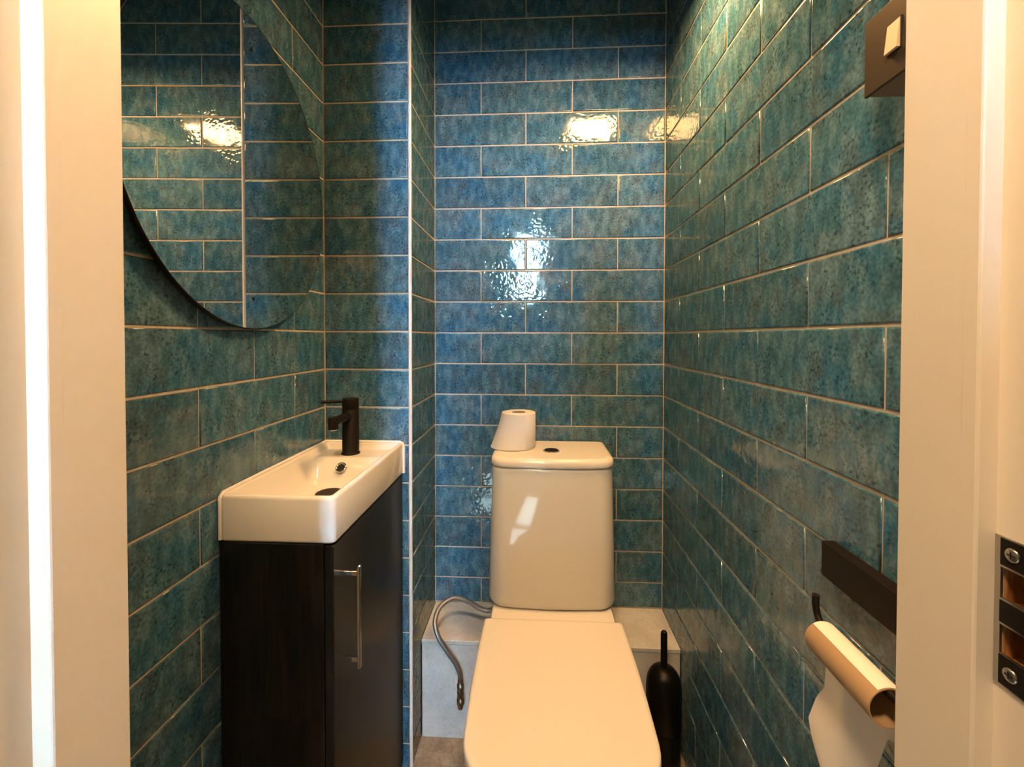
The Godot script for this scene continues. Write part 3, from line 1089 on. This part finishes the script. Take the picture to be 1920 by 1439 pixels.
func build_roll_holder() -> void:
	var t := thing("paper_holder", "matt black paper holder with a flat bar on the teal wall", "paper holder", Vector3(WALL_RIGHT, 0.885, 0.90))
	var o := -t.position
	var st := new_st()
	chamfer_box(st, Vector3(0.4045, 0.8625, 0.8275) + o, Vector3(WALL_RIGHT - 0.0006, 0.9115, 1.005) + o, 0.0012)
	obj("wall_bar", st, "black_metal", t)
	st = new_st()
	var path := smooth_path([Vector3(0.360, 0.8680, 0.8885) + o, Vector3(0.360, 0.8560, 0.8880) + o, Vector3(0.360, 0.8420, 0.8935) + o, Vector3(0.360, 0.8365, 0.9080) + o, Vector3(0.360, 0.8365, 0.95) + o, Vector3(0.360, 0.8365, 1.02) + o, Vector3(0.362, 0.8400, 1.034) + o, Vector3(0.376, 0.8500, 1.038) + o, Vector3(0.400, 0.860, 1.030) + o, Vector3(0.410, 0.868, 1.000) + o], 8)
	tube(st, path, 0.0042, 14)
	obj("rod", st, "black_metal", t)
	# the spent roll
	var c := Vector3(0.360, 0.8210, 0.0)
	var roll := thing("spent_roll", "spent cardboard roll with one torn sheet hanging from the black rod", "toilet roll", Vector3(0.360, 0.8210, 0.953))
	var z0 := 0.9005 - 0.953
	var z1 := 1.0065 - 0.953
	st = new_st()
	st.set_smooth_group(1)
	var n := 48
	var ro := 0.0206
	var ri := 0.0194
	for i in n:
		var a := TAU * i / n
		var b := TAU * (i + 1) / n
		var da := Vector3(cos(a), sin(a), 0)
		var db := Vector3(cos(b), sin(b), 0)
		var z := Vector3(0, 0, 1)
		st.set_smooth_group(1)
		quad(st, da * ro + z * z0, db * ro + z * z0, db * ro + z * z1, da * ro + z * z1)
		st.set_smooth_group(2)
		quad(st, db * ri + z * z0, da * ri + z * z0, da * ri + z * z1, db * ri + z * z1)
		st.set_smooth_group(-1)
		quad(st, da * ri + z * z1, da * ro + z * z1, db * ro + z * z1, db * ri + z * z1)
		quad(st, db * ri + z * z0, db * ro + z * z0, da * ro + z * z0, da * ri + z * z0)
	obj("card_tube", st, "card", roll)
	# last sheet: glued over the top of the tube from its front, down on the wall side, then hanging and torn
	st = new_st()
	var rows := 40
	var cols := 24
	var grid := []
	var arc := 18
	for j in rows + 1:
		var line := PackedVector3Array()
		for i in cols + 1:
			var u := i / float(cols)
			var p := Vector3.ZERO
			if j <= arc:
				var a := lerpf(deg_to_rad(122), deg_to_rad(-8), j / float(arc))
				p = Vector3(cos(a) * (ro + 0.0007), sin(a) * (ro + 0.0007), lerpf(z0 + 0.0008, z1 - 0.0008, u))
			else:
				var v := (j - arc) / float(rows - arc)
				var y := lerpf(-0.004, -0.185, v)
				# torn edges as the photograph shows them
				var left := edge_at([[0.0, 0.900], [-0.040, 0.8815], [-0.062, 0.8830], [-0.078, 0.8830], [-0.098, 0.8715], [-0.136, 0.8610], [-0.150, 0.868], [-0.185, 0.900]], y)
				var right := edge_at([[0.0, 1.006], [-0.030, 0.991], [-0.060, 0.977], [-0.100, 0.967], [-0.150, 0.957], [-0.185, 0.951]], y)
				var bow := 0.0206 - 0.0115 * ss(0.0, 1.0, v) + 0.0035 * sin(u * 5.0 + v * 4.0) * v + 0.006 * sin(v * 3.0) * (u - 0.5)
				p = Vector3(bow, y, lerpf(left, right, u) - 0.953)
			line.append(p)
		grid.append(line)
	st.set_smooth_group(1)
	for j in rows:
		for i in cols:
			quad(st, grid[j][i], grid[j + 1][i], grid[j + 1][i + 1], grid[j][i + 1])
	obj("last_sheet", st, "paper", roll)
	st = new_st()
	st.set_smooth_group(1)
	var back := []
	for j in 13:
		var line := PackedVector3Array()
		for i in 13:
			var u := i / 12.0
			var v := j / 12.0
			var foot := lerpf(-0.066, -0.036, u)
			line.append(Vector3(0.024 + 0.006 * sin(v * 2.0) + 0.003 * sin(u * 4.0), lerpf(-0.002, foot, v), lerpf(0.962, 1.030, u) - 0.953 + 0.006 * v))
		back.append(line)
	for j in 12:
		for i in 12:
			quad(st, back[j][i], back[j + 1][i], back[j + 1][i + 1], back[j][i + 1])
	obj("folded_sheet", st, "paper", roll)


func edge_at(points: Array, y: float) -> float:
	for i in points.size() - 1:
		if y <= points[i][0] and y >= points[i + 1][0]:
			return lerpf(points[i][1], points[i + 1][1], (points[i][0] - y) / (points[i][0] - points[i + 1][0]))
	return points[-1][1]


func build_switch() -> void:
	var t := thing("isolator_switch", "bronze switch plate on a surface box high on the teal wall", "switch", Vector3(WALL_RIGHT, 1.5135, 0.980))
	var st := new_st()
	chamfer_box(st, Vector3(-0.0430, -0.0415, -0.0415), Vector3(-0.0004, 0.0415, 0.0415), 0.0012)
	obj("surface_box", st, "box_brown", t)
	st = new_st()
	chamfer_box(st, Vector3(-0.0475, -0.0425, -0.0425), Vector3(-0.0432, 0.0425, 0.0425), 0.0012)
	var plate := obj("face_plate", st, "bronze", t)
	st = new_st()
	chamfer_box(st, Vector3(-0.0482, -0.0165, -0.0095), Vector3(-0.0474, 0.0165, 0.0095), 0.0003)
	obj("rocker_surround", st, "dark_hole", plate)
	st = new_st()
	st.set_smooth_group(-1)
	var w := 0.0080
	var h := 0.0150
	var front := [Vector3(-0.0520, -h, -w), Vector3(-0.0520, -h, w), Vector3(-0.0488, h, w), Vector3(-0.0488, h, -w)]
	var rear := [Vector3(-0.0480, -h, -w), Vector3(-0.0480, -h, w), Vector3(-0.0480, h, w), Vector3(-0.0480, h, -w)]
	quad(st, front[0], front[1], front[2], front[3])
	for i in 4:
		var j := (i + 1) % 4
		quad(st, rear[i], rear[j], front[j], front[i])
	obj("rocker", st, "switch_cream", plate)


# ---------------------------------------------------------------- the person who takes the picture, whose body keeps the daylight off the cistern

func build_photographer() -> void:
	var foot := Vector3(0.09, 0, 1.84)
	var t := thing("person", "person in a long dark coat standing in the hall and holding up a phone", "person", foot)
	var o := Vector3(-0.08, 0, -1.97)
	var bones := []
	var add := func(a: Vector3, b: Vector3, ra: float, rb: float): bones.append([a + o, b + o, ra, rb])
	add.call(Vector3(0.08, 0.93, 1.98), Vector3(0.08, 1.08, 1.97), 0.135, 0.125)
	add.call(Vector3(0.03, 1.20, 1.96), Vector3(0.13, 1.20, 1.96), 0.120, 0.120)
	add.call(Vector3(0.00, 1.33, 1.96), Vector3(0.16, 1.33, 1.96), 0.115, 0.115)
	add.call(Vector3(-0.10, 1.415, 1.96), Vector3(0.26, 1.415, 1.96), 0.062, 0.062)
	add.call(Vector3(0.08, 1.42, 1.96), Vector3(0.08, 1.53, 1.93), 0.060, 0.052)
	add.call(Vector3(0.00, 1.10, 1.97), Vector3(-0.04, 0.36, 1.97), 0.130, 0.125)      # the skirts of the coat
	add.call(Vector3(0.16, 1.10, 1.97), Vector3(0.20, 0.36, 1.97), 0.130, 0.125)
	add.call(Vector3(0.08, 1.10, 1.97), Vector3(0.08, 0.36, 1.97), 0.130, 0.140)
	for s in [-1.0, 1.0]:
		add.call(Vector3(0.08 + s * 0.19, 1.41, 1.96), Vector3(0.08 + s * 0.235, 1.13, 1.90), 0.055, 0.043)
		add.call(Vector3(0.08 + s * 0.235, 1.13, 1.90), Vector3(-0.01 + s * 0.075, 1.165, 1.715), 0.042, 0.029)
		add.call(Vector3(0.08 + s * 0.085, 0.92, 1.98), Vector3(0.08 + s * 0.10, 0.50, 1.95), 0.090, 0.060)
		add.call(Vector3(0.08 + s * 0.10, 0.50, 1.95), Vector3(0.08 + s * 0.105, 0.085, 2.00), 0.058, 0.040)
		add.call(Vector3(0.08 + s * 0.105, 0.042, 2.02), Vector3(0.08 + s * 0.125, 0.036, 1.84), 0.040, 0.036)
	var st := new_st()
	var skin := Color(0.46, 0.28, 0.20)
	var cloth := Color(0.020, 0.022, 0.030)
	net(st, bones, 0.020, 0.035, cloth)
	# head with brow, nose, chin and ears
	bones.clear()
	add.call(Vector3(0.08, 1.655, 1.935), Vector3(0.08, 1.635, 1.905), 0.082, 0.078)
	add.call(Vector3(0.08, 1.590, 1.885), Vector3(0.08, 1.560, 1.868), 0.058, 0.040)
	add.call(Vector3(0.08, 1.640, 1.832), Vector3(0.08, 1.606, 1.820), 0.008, 0.011)
	add.call(Vector3(0.052, 1.662, 1.838), Vector3(0.108, 1.662, 1.838), 0.012, 0.012)
	add.call(Vector3(0.060, 1.575, 1.828), Vector3(0.100, 1.575, 1.828), 0.008, 0.008)
	add.call(Vector3(0.08, 1.58, 1.92), Vector3(0.08, 1.49, 1.945), 0.052, 0.054)
	for s in [-1.0, 1.0]:
		add.call(Vector3(0.08 + s * 0.082, 1.645, 1.915), Vector3(0.08 + s * 0.080, 1.605, 1.908), 0.014, 0.010)
	net(st, bones, 0.009, 0.012, skin)
	# hands: palm, four fingers behind the phone and a thumb before it
	for s in [-1.0, 1.0]:
		bones.clear()
		var w := Vector3(-0.01 + s * 0.075, 1.165, 1.715)
		var palm := Vector3(-0.01 + s * 0.078, 1.180, 1.645)
		add.call(w, palm, 0.027, 0.026)
		add.call(palm + Vector3(0, 0.022, 0), palm + Vector3(0, -0.022, -0.008), 0.018, 0.018)
		for f in 4:
			var y := 0.033 - f * 0.021
			var l: float = [0.030, 0.036, 0.034, 0.026][f]
			var k := palm + Vector3(s * 0.006, y, -0.024)
			var m := k + Vector3(-s * 0.010, 0.002, -l * 0.55)
			add.call(k, m, 0.0095, 0.0088)
			add.call(m, m + Vector3(-s * l * 0.75, 0.001, 0.004), 0.0088, 0.0076)
		var th := palm + Vector3(-s * 0.012, 0.022, 0.006)
		add.call(th, th + Vector3(-s * 0.022, 0.016, -0.004), 0.011, 0.010)
		add.call(th + Vector3(-s * 0.022, 0.016, -0.004), th + Vector3(-s * 0.040, 0.020, -0.010), 0.010, 0.008)
		net(st, bones, 0.005, 0.004, skin)
	obj("figure", st, "clothed_skin", t)
	st = new_st()
	bones.clear()
	add.call(Vector3(0.08, 1.685, 1.950), Vector3(0.08, 1.650, 1.975), 0.086, 0.080)
	add.call(Vector3(0.08, 1.640, 1.965), Vector3(0.08, 1.585, 1.975), 0.076, 0.058)
	net(st, bones, 0.012, 0.02, Color(0.03, 0.02, 0.015))
	obj("hair", st, "clothed_skin", t)
	var phone := thing("phone", "slim black phone held up by the person in the hall", "phone", Vector3(0.0, 1.188, 1.483))
	st = new_st()
	chamfer_box(st, Vector3(-0.074, -0.036, -0.004), Vector3(0.074, 0.036, 0.004), 0.002)
	obj("case", st, "phone_black", phone)


# surface nets over tapered capsules joined by a smooth minimum
func net(st: SurfaceTool, bones: Array, cell: float, blend: float, color: Color) -> void:
	var lo := Vector3.ONE * 1e9
	var hi := -lo
	for b in bones:
		var r: float = maxf(b[2], b[3]) + cell * 2
		lo = lo.min(b[0] - Vector3.ONE * r).min(b[1] - Vector3.ONE * r)
		hi = hi.max(b[0] + Vector3.ONE * r).max(b[1] + Vector3.ONE * r)
	var n := Vector3i(((hi - lo) / cell).ceil()) + Vector3i.ONE
	var value := PackedFloat32Array()
	value.resize(n.x * n.y * n.z)
	value.fill(1.0)
	for b in bones:
		var a: Vector3 = b[0]
		var d: Vector3 = b[1] - a
		var len2 := maxf(d.length_squared(), 1e-9)
		var ra: float = b[2]
		var rb: float = b[3]
		var reach := Vector3.ONE * (maxf(ra, rb) + blend * 2.0 + cell * 2.0)
		var i0 := Vector3i(((a.min(b[1]) - reach - lo) / cell).floor()).clamp(Vector3i.ZERO, n - Vector3i.ONE)
		var i1 := Vector3i(((a.max(b[1]) + reach - lo) / cell).ceil()).clamp(Vector3i.ZERO, n - Vector3i.ONE)
		for z in range(i0.z, i1.z + 1):
			for y in range(i0.y, i1.y + 1):
				var at := (z * n.y + y) * n.x + i0.x
				for x in range(i0.x, i1.x + 1):
					var p := lo + Vector3(x, y, z) * cell - a
					var u := clampf(p.dot(d) / len2, 0.0, 1.0)
					var v := (p - d * u).length() - lerpf(ra, rb, u)
					var w := value[at]
					var h := maxf(blend - absf(w - v), 0.0) / blend
					value[at] = minf(w, v) - h * h * blend * 0.25
					at += 1
	var cells := {}
	var step := [1, n.x, n.x * n.y]
	for z in n.z - 1:
		for y in n.y - 1:
			for x in n.x - 1:
				var at: int = (z * n.y + y) * n.x + x
				var inside := 0
				for k in 8:
					if value[at + (k & 1) + (n.x if k & 2 else 0) + (step[2] if k & 4 else 0)] < 0.0:
						inside += 1
				if inside == 0 or inside == 8:
					continue
				var sum := Vector3.ZERO
				var count := 0
				for k in 8:
					for axis in 3:
						if k & (1 << axis):
							continue
						var m := k | (1 << axis)
						var va := value[at + (k & 1) + (n.x if k & 2 else 0) + (step[2] if k & 4 else 0)]
						var vb := value[at + (m & 1) + (n.x if m & 2 else 0) + (step[2] if m & 4 else 0)]
						if (va < 0.0) != (vb < 0.0):
							var q := Vector3(k & 1, (k >> 1) & 1, (k >> 2) & 1)
							q[axis] += va / (va - vb)
							sum += q
							count += 1
				cells[at] = lo + (Vector3(x, y, z) + sum / count) * cell
	st.set_smooth_group(1)
	for at in cells:
		for axis in 3:
			var ahead: int = at + step[axis]
			if ahead >= value.size() or (value[at] < 0.0) == (value[ahead] < 0.0):
				continue
			var u: int = step[(axis + 1) % 3]
			var v: int = step[(axis + 2) % 3]
			if not (cells.has(at - u) and cells.has(at - v) and cells.has(at - u - v)):
				continue
			st.set_color(color)
			if value[at] < 0.0:
				quad(st, cells[at - u - v], cells[at - v], cells[at], cells[at - u])
			else:
				quad(st, cells[at - u - v], cells[at - u], cells[at], cells[at - v])


func basin_ring(cx: float, hw: float, z0: float, z1: float, r: float, y: float) -> PackedVector3Array:
	return round_rect(cx, hw, z0, z1, 0.002, r, y, 0.0, 6)
